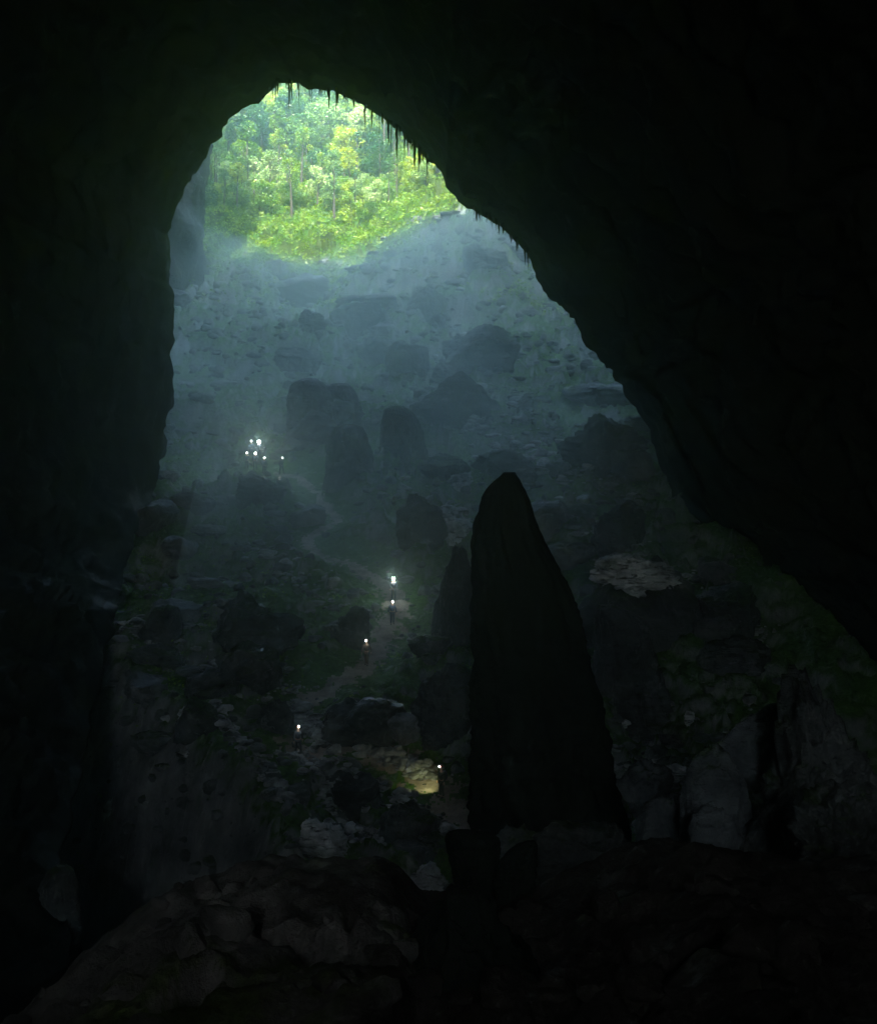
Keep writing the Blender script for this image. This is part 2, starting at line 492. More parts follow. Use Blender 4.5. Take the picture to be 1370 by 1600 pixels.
# the walls of the open shaft behind the cave mouth
def cliff(name, plan, top, lean, seed):
    plan = np.array(plan, float)
    s = np.r_[0, np.cumsum(np.hypot(*np.diff(plan, axis=0).T))]
    n, m = 420, 170
    t = np.linspace(0, s[-1], n)
    X = np.interp(t, s, plan[:, 0]); Y = np.interp(t, s, plan[:, 1])
    k = np.ones(15) / 15
    Xs = np.convolve(np.pad(X, 7, 'edge'), k, 'valid'); Ys = np.convolve(np.pad(Y, 7, 'edge'), k, 'valid')
    tx, ty = np.gradient(Xs), np.gradient(Ys)
    L = np.hypot(tx, ty); nx, ny = ty / L, -tx / L
    zs = np.linspace(-30, 1, 2)
    Z = np.linspace(-25, top, m)[:, None] * np.ones(n)[None]
    Z = Z + (fbm(t[None] * .05, 0 * Z, 1., 3, seed) * 12) * sstep(.7, 1, np.linspace(0, 1, m))[:, None]
    XX = Xs[None] + 0 * Z; YY = Ys[None] + 0 * Z
    d = fbm(XX * .05, YY * .05, Z * .05, 3, seed) * 4 + fbm(XX * .2, YY * .2, Z * .1, 5, seed + 3, .55, True) * 1.3
    d = d + lean * (Z - 55) / 60.
    co = np.stack([XX + nx[None] * d, YY + ny[None] * d, Z], -1).reshape(-1, 3)
    return structure(link(name, make_mesh(name, co, grid_faces(n, m), M_CLIFF)))
cliff('cliff_left', [(-72, 108), (-72, 165), (-54, 195), (-45.5, 216), (-49, 236), (-90, 258), (-150, 300), (-230, 420), (-260, 600)], 150, -4, 81)
cliff('cliff_right', [(56, 108), (54, 165), (34, 210), (14, 240), (1, 262), (10, 285), (50, 315), (130, 400), (180, 600)], 135, -3, 91)

# ------------------------------------------------------------------ rocks
def rock_verts(seed, sub=4, facets=20, rough=1.3):
    rng = random.Random(seed)
    co, fa = ico(sub)
    c = co.copy()
    for _ in range(facets):
        n = np.array([rng.gauss(0, 1), rng.gauss(0, 1), rng.gauss(0, 1) * 1.1]); n /= np.linalg.norm(n)
        off = rng.uniform(.5, .86)
        d = c @ n - off
        c -= np.outer(np.clip(d, 0, None) * .93, n)
    nn = c / np.linalg.norm(c, axis=1, keepdims=True)
    o = rng.uniform(0, 50)
    d = fbm(c[:, 0] * 1.3 + o, c[:, 1] * 1.3, c[:, 2] * 1.3, 3, seed) * .09 + fbm(c[:, 0] * 3.5 + o, c[:, 1] * 3.5, c[:, 2] * 5, 5, seed + 9, .6, True) * .05 + fbm(c[:, 0] * 9 + o, c[:, 1] * 9, c[:, 2] * 14, 3, seed + 19, .6) * .012
    c = c + nn * (d * rough)[:, None]
    # fill the unit box
    lo, hi = c.min(0), c.max(0)
    c = (c - (lo + hi) / 2) / (hi - lo) * 2
    return c, fa

def rock(name, px0, px1, py0, py1, label, seed, group=None, mat=None, d=None, bury=.35, depth=.8, sub=5, rough=1.3, facets=20, cat='boulder', tilt=0.0):
    """a boulder that covers the columns px0..px1 and the rows py0..py1 of the photograph, standing on the ground it meets there"""
    pm = (px0 + px1) / 2
    if d is None:
        x, y, z = hit(pm, py1, h)
    else:
        y = d; x = (pm - 685) / F * y; z = (800 - py1) / F * y
    wx = (px1 - px0) / F * y; wz = (py1 - py0) / F * y
    wz_all = wz * (1 + bury)
    dy = wx * depth
    yc = y + dy * .35
    k = yc / y
    co, fa = rock_verts(seed, sub, facets, rough)
    co = co * np.array([wx * k / 2, dy / 2, wz_all * k / 2])
    if tilt:
        c, s = math.cos(tilt), math.sin(tilt)
        co = np.stack([co[:, 0] * c - co[:, 2] * s, co[:, 1], co[:, 0] * s + co[:, 2] * c], -1)
    top = (800 - py0) / F * yc
    base = top - wz_all * k
    co[:, 2] += wz_all * k / 2
    o = link(name, make_mesh(name, co, fa, mat or M_MID), loc=(x * k, yc, base))
    return tag(o, label, cat, group)

def pillar(name, rows, d, label, seed, depth=.8, cat='stalagmite', mat=None, n=120, m=200, flute=.085, group=None):
    """a standing rock: rows of (py, left px, right px) at distance d"""
    rows = np.array(rows, float)
    py = np.linspace(rows[0, 0], rows[-1, 0], m)
    l = np.interp(py, rows[:, 0], rows[:, 1]); r = np.interp(py, rows[:, 0], rows[:, 2])
    k = np.ones(5) / 5
    l = np.convolve(np.pad(l, 2, 'edge'), k, 'valid'); r = np.convolve(np.pad(r, 2, 'edge'), k, 'valid')
    cx = ((l + r) / 2 - 685) / F * d; hw = (r - l) / 2 / F * d * (.93 if d == 45 else 1)
    z = (800 - py) / F * d
    th = np.linspace(0, 2 * math.pi, n, endpoint=False)
    T, Z = np.meshgrid(th, z)
    W = hw[:, None]; C = cx[:, None]
    hmax = hw.max()
    lobes = 1 + fbm(np.cos(T) * 1.2, np.sin(T) * 1.2, Z * .5 / hmax, 3, seed) * .17 * (np.abs(np.sin(T)) ** 1.0 * .8 + .2)
    lobes = lobes + fbm(np.cos(T) * 1.8, np.sin(T) * 1.8, Z * 3.5 / hmax, 3, seed + 8, .6, True) * .05
    lobes = lobes + fbm(np.cos(T) * 3.5, np.sin(T) * 3.5, Z * 1.2 / hmax, 5, seed + 5, .55, True) * flute
    X = C + W * np.cos(T) * lobes; Y = W * depth * np.sin(T) * lobes
    x0, z0 = float(cx[-1]), float(z[-1])
    co = np.stack([X - x0, Y, Z - z0], -1).reshape(-1, 3)
    # close the top
    topc = co[:n].mean(0); co = np.vstack([co, topc])
    fa = grid_faces(n, m, closed=True)[:, ::-1]
    tip = [[(i + 1) % n, i, len(co) - 1, len(co) - 1] for i in range(n)]
    me = make_mesh(name, co, [tuple(f) for f in fa.tolist()] + [tuple(t[:3]) for t in tip], mat or M_MID)
    o = link(name, me, loc=(x0, d, z0))
    return tag(o, label, cat, group)

# the great dark stalagmite
pillar('stalagmite', [(738, 791, 802), (742, 784, 806), (748, 776, 811), (756, 767, 815), (768, 758, 821), (785, 751, 829), (815, 746, 834), (850, 742, 850), (900, 741, 876), (950, 740, 894),
                      (1000, 742, 906), (1050, 745, 915), (1100, 744, 932), (1150, 744, 946), (1200, 743, 956), (1250, 742, 968), (1300, 744, 980), (1400, 742, 995), (1600, 730, 1010)],
       45, 'towering black stalagmite with a blunt tip, tallest rock in the middle of the cave', 201, .85, mat=M_WALL)
pillar('stalagmite', [(592, 476, 492), (596, 464, 500), (606, 456, 508), (625, 454, 514), (660, 453, 520), (720, 452, 530), (800, 450, 545)], 128,
       'broad hazy stalagmite with rounded top, left one of the joined pair above the campers', 211, .9, group='paired stalagmites on the slope')
pillar('stalagmite', [(600, 520, 540), (603, 512, 547), (615, 505, 553), (640, 500, 561), (680, 496, 569), (730, 492, 578), (800, 490, 590)], 131,
       'broad hazy stalagmite with a flat top, right one of the joined pair above the trail', 212, .9, group='paired stalagmites on the slope')
pillar('stalagmite', [(663, 538, 552), (667, 526, 563), (680, 518, 571), (710, 515, 578), (750, 512, 584), (790, 508, 590), (860, 500, 600)], 113,
       'dark round-headed stalagmite in front of the joined pair', 213, .9)
pillar('stalagmite', [(635, 612, 630), (639, 604, 638), (650, 602, 648), (675, 599, 657), (710, 595, 664), (750, 590, 672), (820, 585, 682)], 117,
       'dark stalagmite with its head leaning left, left of the wide hump-backed boulder', 214, .9)
pillar('stalagmite', [(376, 682, 688), (380, 678, 690), (395, 673, 694), (420, 660, 702), (450, 640, 715), (480, 625, 730)], 215,
       'small pale pointed stalagmite far up in the mist under the right cave edge', 215, .9)
pillar('stalagmite', [(1352, 92, 100), (1358, 80, 112), (1385, 66, 120), (1430, 60, 122), (1520, 52, 124), (1700, 40, 130)], 46,
       'taller dim knobbly stalagmite in the dark gulf at the lower left', 216, .9, flute=.1, mat=M_DARK)
pillar('stalagmite', [(1412, 36, 44), (1418, 28, 52), (1440, 20, 58), (1500, 12, 60), (1700, 0, 66)], 45,
       'dim knobbly stalagmite at the lower left, the shorter one nearer the frame edge', 217, .9, flute=.1, mat=M_DARK)
pillar('rock_spire', [(945, 936, 955), (952, 931, 975), (965, 930, 1000), (990, 932, 1012), (1030, 934, 1022), (1100, 930, 1040), (1200, 920, 1060)], 72,
       'squat black rock tower standing right of the great stalagmite below the pale slab', 218, .9, cat='rock')

B = [
 # px0, px1, py0, py1, label, seed, kwargs
 (640, 782, 580, 668, 'wide hump-backed dark boulder high on the slope in the mist', dict(sub=5)),
 (806, 846, 614, 642, 'small round dark boulder right of the hump-backed boulder', dict()),
 (515, 612, 474, 530, 'far angular boulder in the mist below the green hollow, largest of its cluster', dict()),
 (466, 512, 484, 520, 'small far boulder in the mist left of the angular one', dict()),
 (600, 672, 532, 585, 'misty blocky boulder above the stalagmite with the leaning head', dict()),
 (632, 702, 448, 500, 'faint boulder far up the slope beneath the small pointed stalagmite', dict()),
 (690, 812, 508, 590, 'large faint domed boulder in the mist above the hump-backed one', dict()),
 (728, 792, 388, 418, 'faint wedge of rock close under the right cave edge in the mist', dict()),
 (430, 505, 540, 585, 'low misty mound of rock above the joined stalagmites', dict()),
 (670, 715, 564, 600, 'low jagged rock touching the top left of the hump-backed boulder', dict()),
 (870, 1015, 646, 742, 'broad dark boulder against the right cave wall at mid height', dict(rough=2.4, facets=26)),
 (652, 735, 706, 752, 'dark boulder with a pale rounded top left of the great stalagmite tip', dict()),
 (735, 850, 700, 745, 'flat broken boulder just behind the great stalagmite tip', dict()),
 (618, 700, 770, 850, 'dark slanting boulder left of the streaked wet slab', dict()),
 (912, 1012, 780, 872, 'dark boulder with a ragged sunlit crest right of the great stalagmite', dict(rough=1.8)),
 (888, 1095, 868, 1010, 'huge dark boulder carrying the pale wet slab on its top', dict(rough=1.0)),
 (1082, 1195, 908, 985, 'mossy green ledge boulder at the foot of the right cave wall', dict(depth=1.0)),
 (1084, 1205, 985, 1050, 'low boulder with moss and a pale nose below the mossy ledge', dict()),
 (335, 478, 922, 1030, 'large round black boulder left of the trail below the camp', dict()),
 (218, 285, 944, 1008, 'rounded dark boulder close to the left cave wall beside a green patch', dict()),
 (196, 290, 1004, 1040, 'low flat boulder with a bright wet edge near the left cave wall', dict()),
 (286, 362, 1048, 1090, 'dark slab-shaped boulder with a pale upper rim on the left floor', dict()),
 (270, 350, 1090, 1150, 'grey boulder with a streaked flat top at the brink of the left gulf', dict()),
 (340, 440, 1000, 1075, 'wide grey boulder beneath the large black one', dict()),
 (400, 462, 1092, 1150, 'dark block with a pale ridge left of the trail bend', dict()),
 (512, 580, 945, 1010, 'bluish dark boulder left of the walkers coming down the trail', dict()),
 (492, 640, 1090, 1172, 'long dark block above the lower trail bend', dict()),
 (640, 745, 1034, 1150, 'rounded mossy boulder leaning against the left side of the great stalagmite', dict(d=66)),
 (672, 748, 850, 1010, 'tall dark block half hidden behind the great stalagmite on its left', dict(depth=.9)),
 (500, 600, 1200, 1285, 'dark rubble boulder inside the lower loop of the trail', dict()),
 (590, 690, 1250, 1330, 'low black boulder below the yellow lamplight', dict()),
 (368, 450, 738, 790, 'dark rock step under the campers beside the upper trail', dict()),
 (384, 425, 716, 748, 'squat boulder that the camper with the brightest lamp stands on', dict(d=118)),
 (440, 540, 640, 700, 'low hazy mound left behind the joined stalagmites', dict()),
 (1100, 1400, 1036, 1420, 'massive dark boulder filling the lower right side of the view', dict(mat=M_DARK, d=30, sub=6, rough=2.6, facets=30)),
 (1112, 1290, 1100, 1260, 'smooth pale grey boulder showing above the massive one on the right', dict(mat=M_GREY, d=34, sub=5, rough=.5)),
 (1060, 1180, 1160, 1330, 'grey sloping boulder at the left foot of the massive right one', dict(mat=M_GREY, d=31, rough=1.2)),
 (1230, 1470, 1210, 1400, 'dark broken boulder in front of the massive right one with a pale crack edge', dict(mat=M_DARK, d=25, rough=2.4, sub=6, facets=26)),
 (960, 1050, 1180, 1270, 'knobbly dark boulder right of the foot of the great stalagmite', dict(mat=M_GREY, d=39, rough=1.8)),
 (985, 1090, 1235, 1360, 'rough grey boulder behind the crest of the near ledge, right of its middle', dict(mat=M_GREY, d=33, rough=1.7)),
 (690, 870, 1292, 1430, 'dim grey boulder behind the two standing stones at the foot of the great stalagmite', dict(mat=M_GREY, d=37, rough=2.4, facets=28)),
 (830, 1000, 1280, 1400, 'dim greenish boulder between the great stalagmite and the near ledge', dict(mat=M_DARK, d=34, rough=1.6)),
 (1060, 1160, 1255, 1370, 'pale veined boulder behind the ledge crest under the sloping grey one', dict(mat=M_GREY, d=29, rough=1.8)),
]
for i, (a, b, c, d_, lab, kw) in enumerate(B):
    rock('boulder', a, b, c, d_, lab, 300 + i * 13, **kw)

WETS = [
 (920, 1058, 862, 915, 'pale wet streaked slab lying on top of the huge dark boulder', dict(d=78, depth=.8)),
 (672, 742, 786, 850, 'pale wet slab with dark streaks just left of the great stalagmite', dict(depth=1.3)),
 (690, 742, 735, 765, 'glinting broken slab above the streaked wet slab', dict(depth=1.2)),
 (1020, 1078, 1192, 1216, 'small bright angular slab between the great stalagmite and the massive right boulder', dict(d=40)),
 (632, 706, 1342, 1405, 'bright ribbed fan of white flowstone behind the two standing stones', dict(d=46, rough=1.8)),
 (468, 550, 1278, 1350, 'bright white ribbed rock behind the crest of the near ledge', dict(d=54, rough=1.8)),
 (276, 332, 1092, 1132, 'flat pale stone with bluish layers above the left gulf', dict(d=66)),
 (448, 490, 1172, 1188, 'pale flat stone beside the walker at the lower trail bend', dict(d=65)),
 (1086, 1130, 996, 1012, 'small white nose of rock on the low mossy boulder', dict(d=84)),
 (160, 196, 1245, 1290, 'pale rock corner glimpsed in the dark left gulf', dict(d=70)),
 (1068, 1086, 1110, 1128, 'tiny pale rock point in the darkness right of the great stalagmite', dict(d=60)),
]
for i, (a, b, c, d_, lab, kw) in enumerate(WETS):
    rock('rock_slab', a, b, c, d_, lab, 900 + i * 7, mat=M_WET, cat='rock', **{**dict(bury=.4, sub=5, facets=30, rough=2.2), **kw})

# loose blocks strewn on the slope
rng = random.Random(5)
proto = []
for k in range(8):
    co, fa = rock_verts(1500 + k, 4, 12, 1.6)
    proto.append(make_mesh('loose_block', co, fa, M_BOULDER if k != 5 else M_RUBBLE))
cnt = 0
zones = {'slope high in the mist': (1.3, 'hazy loose block high in the mist'),
         'middle slope': (.8, 'dark loose block on the middle slope'),
         'near floor': (.45, 'loose block on the near cave floor')}
while cnt < 230:
    px = rng.uniform(170, 1230); py = rng.uniform(400, 1330)
    x, y, z = hit(px, py, h0, 40, 260)
    if y > 228: continue
    _, pd = path_dist(np.array([x]), np.array([y]))
    if pd[0] < 1.6: continue
    s = y / 100 * rng.choice([.35, .45, .6, .8, 1.2, 1.7, 2.3])
    zn = 'slope high in the mist' if y > 130 else ('middle slope' if y > 82 else 'near floor')
    o = link('loose_block', rng.choice(proto if y < 105 and s < y / 100 * 1.1 else proto[:5]), loc=(x, y, gh(x, y) + s * .15), rotz=rng.uniform(0, 6.28))
    o.scale = (s * rng.uniform(.7, 1.4), s * rng.uniform(.7, 1.4), s * rng.uniform(.45, .9))
    sd_ = 'near the left cave wall' if px < 330 else ('left of the trail' if px < 500 else ('beside the trail' if px < 680 else ('behind the great stalagmite' if px < 930 else 'towards the right cave wall')))
    sz_ = 'large ' if s / (y / 100) > .75 else ('small ' if s / (y / 100) < .5 else '')
    tag(o, sz_ + zones[zn][1] + ', ' + sd_, 'rock', 'loose blocks of the debris slope')
    cnt += 1

# broken scree between the boulders
sr = np.random.default_rng(21)
ns = 15000
sx = sr.uniform(-1, 1, ns); sy = 46 + 200 * sr.uniform(0, 1, ns) ** 1.1
sx = sx * (.30 * sy + 4)
dens = fbm(sx * .09, sy * .09, 7., 3, 19)
_, pd = path_dist(sx, sy)
kp = (dens > sr.uniform(-.9, .5, ns)) & (pd > .5)
sx, sy, pd = sx[kp], sy[kp], pd[kp]
ss = (sr.uniform(0, 1, len(sx)) ** 3 * .75 + .12) * (sy / 110) ** .8 * np.where(pd < 1.5, .4, 1)
shapes = [rock_verts(1800 + k, 2, 9, 1.2) for k in range(10)]
cc, ff, base = [], [], 0
szz = h(sx, sy)
for i in range(len(sx)):
    c_, f_ = shapes[i % 10]
    a = sr.uniform(0, 6.28); ca, sa = math.cos(a), math.sin(a)
    q_ = c_ * (ss[i] * np.array([sr.uniform(.7, 1.4), sr.uniform(.7, 1.2), sr.uniform(.4, .9)]))
    cc.append(np.stack([q_[:, 0] * ca - q_[:, 1] * sa + sx[i], q_[:, 0] * sa + q_[:, 1] * ca + sy[i], q_[:, 2] + szz[i] + ss[i] * .1], -1))
    ff.append(f_ + base); base += len(c_)
stuff(link('scree', make_mesh('scree', np.vstack(cc), np.vstack(ff), M_BOULDER, smooth=False)), 'broken scree of small dark stones covering the debris slope', 'scree')

# pale rubble: veins of broken light stone on the floor, each an irregular field
fields = [((345, 1150), (455, 1320), 14, 260), ((455, 1195), (600, 1330), 50, 420), ((560, 1165), (680, 1215), 16, 260), ((455, 1100), (520, 1180), 16, 140),
          ((640, 790), (735, 845), 24, 260), ((700, 640), (900, 760), 60, 420), ((720, 690), (1000, 790), 24, 240), ((300, 1000), (440, 1090), 40, 240),
          ((190, 1000), (330, 1060), 18, 120), ((380, 860), (520, 960), 30, 140), ((850, 820), (1000, 900), 26, 140), ((1080, 940), (1200, 1010), 14, 90),
          ((930, 1030), (980, 1130), 10, 80), ((620, 430), (800, 640), 60, 260), ((620, 1240), (730, 1320), 10, 110), ((960, 1190), (1100, 1330), 40, 260)]
cc, ff, base = [], [], 0
for (a0, b0), (a1, b1), spread, cnt_ in fields:
    for _ in range(cnt_):
        t_ = sr.uniform(0, 1)
        px = a0 + (a1 - a0) * t_ + sr.normal() * spread * .6; py = b0 + (b1 - b0) * t_ + sr.normal() * spread * .4
        x, y, z = hit(px, py, h0, 40, 250)
        c_, f_ = shapes[int(sr.integers(10))]
        q_ = c_ * ((sr.uniform() ** 2 * .45 + .10) * (y / 90) ** .8 * np.array([sr.uniform(.7, 1.6), sr.uniform(.7, 1.2), sr.uniform(.3, .8)]))
        a = sr.uniform(0, 6.28); ca, sa = math.cos(a), math.sin(a)
        cc.append((x, y, q_, ca, sa, f_))
hs_ = h(np.array([c[0] for c in cc]), np.array([c[1] for c in cc]))
allc = []
for (x, y, q_, ca, sa, f_), z in zip(cc, hs_):
    allc.append(np.stack([q_[:, 0] * ca - q_[:, 1] * sa + x, q_[:, 0] * sa + q_[:, 1] * ca + y, q_[:, 2] + z + .04], -1)); ff.append(f_ + base); base += len(q_)
stuff(link('rubble', make_mesh('rubble', np.vstack(allc), np.vstack(ff), M_RUBBLE, smooth=False)), 'veins of pale broken rubble on the cave floor beside the trail', 'rubble')

# ------------------------------------------------------------------ the near ledge
CX = [(-60, 1720), (30, 1600), (60, 1560), (130, 1490), (240, 1405), (300, 1372), (420, 1342), (500, 1338), (590, 1338), (625, 1352), (655, 1385), (690, 1398), (740, 1396), (800, 1394),
      (840, 1378), (900, 1362), (960, 1332), (1010, 1314), (1060, 1308), (1110, 1316), (1180, 1328), (1260, 1345), (1370, 1330), (1500, 1300)]
LY = 20.0
cxx = np.array([(a - 685) / F * LY for a, b in CX]); czz = np.array([(800 - b) / F * LY for a, b in CX])
def ledge_h(x, y):
    x = np.asarray(x, float); y = np.asarray(y, float)
    k = np.clip(y, 6, 40) / LY
    z = np.interp(x, cxx, czz)
    z = z + .25 * sstep(20, 12, y) * 1.0
    z = z - .12 * np.clip(y - LY, 0, None) ** 2.0 - .9 * np.clip(y - LY, 0, None)
    z = z + 4.5 * sstep(7, 1, y)
    lump = fbm(x * .9, y * .9, 2.2, 5, 61, .55) * .22
    pit = fbm(x * 1.1, y * 1.1, 5.5, 3, 67, .5)
    z = z + lump * sstep(LY + 1, LY - 3, y) + lump * .3 - .55 * sstep(.25, .6, pit) * sstep(LY - .5, LY - 3, y)
    z = z + fbm(x * 3.5, y * 3.5, 1.2, 3, 63, .6) * .05
    return np.maximum(z, -26)
lx = np.linspace(-22, 22, 520); ly = np.linspace(-6, 36, 560)
LX, LYY = np.meshgrid(lx, ly)
lco = np.stack([LX, LYY, ledge_h(LX, LYY)], -1).reshape(-1, 3)
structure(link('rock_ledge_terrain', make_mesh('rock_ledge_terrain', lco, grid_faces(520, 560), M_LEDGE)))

pillar('standing_stone', [(1300, 704, 740), (1304, 701, 765), (1312, 700, 776), (1330, 702, 777), (1350, 706, 775), (1375, 712, 768), (1395, 716, 764), (1420, 700, 775), (1450, 680, 800)], 19.6,
       'black squared standing stone on the ledge crest, larger left one of two', 221, .8, cat='rock', flute=.05, mat=M_WALL)
pillar('standing_stone', [(1314, 824, 836), (1320, 808, 838), (1332, 794, 837), (1350, 780, 836), (1375, 778, 833), (1400, 774, 834), (1440, 765, 840)], 19.9,
       'black slant-topped standing stone on the ledge crest, smaller right one of two', 222, .8, cat='rock', flute=.05, mat=M_WALL)
rock('boulder', 600, 900, 1380, 1640, 'black rounded mound of rock under the two standing stones', 231, d=15.5, rough=.8, mat=M_WALL, sub=6, depth=.6)
# stones lying on the ledge
srng = random.Random(12)
sproto = []
for k in range(4):
    co, fa = rock_verts(1700 + k, 3, 12, 1.4)
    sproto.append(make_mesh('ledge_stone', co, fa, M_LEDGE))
for i in range(150):
    a = srng.uniform(-.42, .40); y = srng.uniform(11.5, 19.2); x = a * y
    s = srng.choice([.05, .07, .09, .12, .17, .26, .36])
    o = link('ledge_stone', srng.choice(sproto), loc=(x, y, float(ledge_h(np.array([x]), np.array([y]))[0]) + s * .15), rotz=srng.uniform(0, 6))
    o.scale = (s, s * srng.uniform(.7, 1.2), s * srng.uniform(.5, .9))
    tag(o, ('big ' if s > .12 else 'small ') + 'brownish stone on the near ledge, ' + ('left side' if a < -.2 else ('left of the standing stones' if a < 0 else ('right of the standing stones' if a < .2 else 'right side'))) + (', close to the viewer' if y < 15 else ', towards the crest'), 'stone', 'stones lying on the near ledge')

# ------------------------------------------------------------------ stalactites along the rim
def spike(name, x, y, z, L, r, seed):
    rg = random.Random(seed)
    n, m = 8, 9
    co = []
    wob = [rg.uniform(-.12, .12) * L * .15 for _ in range(m)]
    for j in range(m):
        t = j / (m - 1)
        rr = r * (1 - t) ** .8 * rg.uniform(.75, 1.2) + .015
        for i in range(n):
            a = i * 2 * math.pi / n
            co.append((math.cos(a) * rr + wob[j] * t, math.sin(a) * rr, -L * t))
    fa = grid_faces(n, m, closed=True)
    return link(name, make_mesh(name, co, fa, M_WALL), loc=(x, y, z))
krng = random.Random(3)
for i in range(130):
    if i < 70: px = krng.gauss(500, 34) if i % 2 else krng.uniform(400, 600)
    elif i < 92: px = krng.uniform(598, 672)
    else: px = krng.uniform(735, 830)
    if px > 640 and i < 70: px = 560
    li = np.array(LIMB[15:31], float)
    py = float(np.interp(px, li[:, 0], li[:, 1]))
    y = krng.uniform(LD - 2.5, LD - .3)
    L = min(2.6, .2 + krng.expovariate(1.5)) * (1.0 if px < 680 else .6)
    o = spike('stalactite', (px - 685) / F * y, y, (800 - py) / F * y + 1.0, L + 1.0, krng.choice([.04, .06, .08, .12, .18]), i)
    where = 'above the jungle' if px < 600 else ('on the right shoulder of the jungle window' if px < 680 else 'on the slanting right cave edge')
    tag(o, 'thin dark stalactite hanging from the cave rim ' + where, 'stalactite', 'stalactites hanging from the cave rim ' + where)

# ------------------------------------------------------------------ trees
def tube(pts, radii, n=6):
    co, fa = [], []
    for j, (p, r) in enumerate(zip(pts, radii)):
        for i in range(n):
            a = i * 2 * math.pi / n
            co.append((p[0] + math.cos(a) * r, p[1] + math.sin(a) * r, p[2]))
    for j in range(len(pts) - 1):
        for i in range(n):
            fa.append((j * n + i, j * n + (i + 1) % n, (j + 1) * n + (i + 1) % n, (j + 1) * n + i))
    return co, fa

def leaves(centres, radii, per, size, seed, flat=.7):
    r = np.random.default_rng(seed)
    cs = []
    for c, rad in zip(centres, radii):
        k = max(3, int(per * rad * rad))
        v = r.normal(size=(k, 3)); v /= np.linalg.norm(v, axis=1, keepdims=True)
        v *= (r.uniform(.35, 1, (k, 1)) ** .5) * rad
        v[:, 2] *= flat
        cs.append(v + np.array(c))
    c = np.vstack(cs); n = len(c)
    a = r.normal(size=(n, 3)); a[:, 2] *= .5; a /= np.linalg.norm(a, axis=1, keepdims=True)
    b = r.normal(size=(n, 3)); b -= a * (a * b).sum(1, keepdims=True); b /= np.linalg.norm(b, axis=1, keepdims=True)
    s = r.uniform(.5, 1.2, (n, 1)) * size
    q = np.stack([c - a * s, c - b * s * .45, c + a * s, c + b * s * .45], 1).reshape(-1, 3)
    return q, np.arange(n * 4).reshape(n, 4)

def tree_meshes(seed, H, R, bare, mat, clumps=26, per=44, leaf=.36):
    rg = random.Random(seed)
    bend = [rg.uniform(-.6, .6), rg.uniform(-.6, .6)]
    pts = [(bend[0] * (t ** 2) * 1.2, bend[1] * (t ** 2) * 1.2, H * .9 * t - .8 * (t == 0)) for t in np.linspace(0, 1, 9)]
    rad = [.024 * H * (1 - .8 * t) + .03 for t in np.linspace(0, 1, 9)]
    co, fa = tube(pts, rad, 8)
    cents, rads = [], []
    for k in range(clumps):
        t = rg.uniform(0, 1) ** .8
        z = H * (bare + (1 - bare) * t)
        prof = math.sin(math.pi * min(1, .18 + .8 * t)) ** .6
        a = rg.uniform(0, 6.283); rr = R * prof * rg.uniform(.3, .95)
        c = (math.cos(a) * rr + bend[0] * .8, math.sin(a) * rr + bend[1] * .8, z)
        cents.append(c); rads.append(R * rg.uniform(.24, .42))
        if k % 2 == 0:
            s = np.clip((z - rr * .8) / (H * .9), .15, .95)
            st = (bend[0] * s * s * 1.2, bend[1] * s * s * 1.2, H * .9 * s)
            mid = tuple(st[i] * .5 + c[i] * .5 + (.25 if i == 2 else 0) for i in range(3))
            c2, f2 = tube([st, mid, c], [.009 * H, .006 * H, .02], 5)
            fa += [tuple(i + len(co) for i in f) for f in f2]; co += c2
    q, lf = leaves(cents, rads, per, leaf, seed + 1)
    return (make_mesh('trunk', co, fa, M_BARK), make_mesh('crown', q, lf, mat, smooth=False))

KINDS = []
specs = [('broad', 13, 4.6, .42, M_LEAF, 30), ('broad', 15, 5.2, .5, M_LEAF, 34), ('pale', 14, 4.8, .45, M_LEAF_PALE, 30), ('slender', 16, 2.9, .6, M_LEAF, 16),
         ('slender', 14, 2.5, .55, M_LEAF_PALE, 14), ('bushy', 8, 4.0, .18, M_LEAF, 26), ('pale', 11, 3.9, .4, M_LEAF_PALE, 26)]
for k, (kd, H, Rr, bare, mt, cl) in enumerate(specs):
    KINDS.append((kd, tree_meshes(40 + k, H, Rr, bare, mt, cl)))
LAB = {'broad': 'broad-crowned green tree', 'pale': 'pale silvery green tree', 'slender': 'slender bare-trunked tree', 'bushy': 'bushy bright green tree'}
trng = random.Random(77)
placed = []
tries = 0
while len(placed) < 235 and tries < 20000:
    tries += 1
    px = trng.uniform(300, 720); py = trng.uniform(110, 375)
    x, y, z = hit(px, py, h0, 240, 600)
    if y < 266 or y > 590: continue
    if any((x - a) ** 2 + (y - b) ** 2 < (2.9 + (y - 260) * .01) ** 2 for a, b in placed): continue
    placed.append((x, y))
    low = y < 300
    kd, (tm, cm) = trng.choice(KINDS[3:7] + KINDS[5:6] * 2 if low else KINDS)
    root = link('tree', None, loc=(x, y, gh(x, y) - .2), rotz=trng.uniform(0, 6.28))
    s = trng.uniform(.7, 1.1) if low else trng.uniform(.95, 1.35)
    root.scale = (s, s, s * trng.uniform(.9, 1.15))
    link('trunk', tm, root); link('crown', cm, root)
    zone = 'low on the jungle slope' if y < 310 else ('halfway up the jungle slope' if y < 365 else 'high on the jungle slope')
    u_ = 685 + x / y * F
    side_ = 'far left' if u_ < 390 else ('left' if u_ < 470 else ('middle' if u_ < 540 else ('right' if u_ < 610 else 'far right')))
    tag(root, LAB[kd] + ' ' + zone + ', ' + side_ + ' of the opening', 'tree', 'trees of the sunlit jungle beyond the cave')

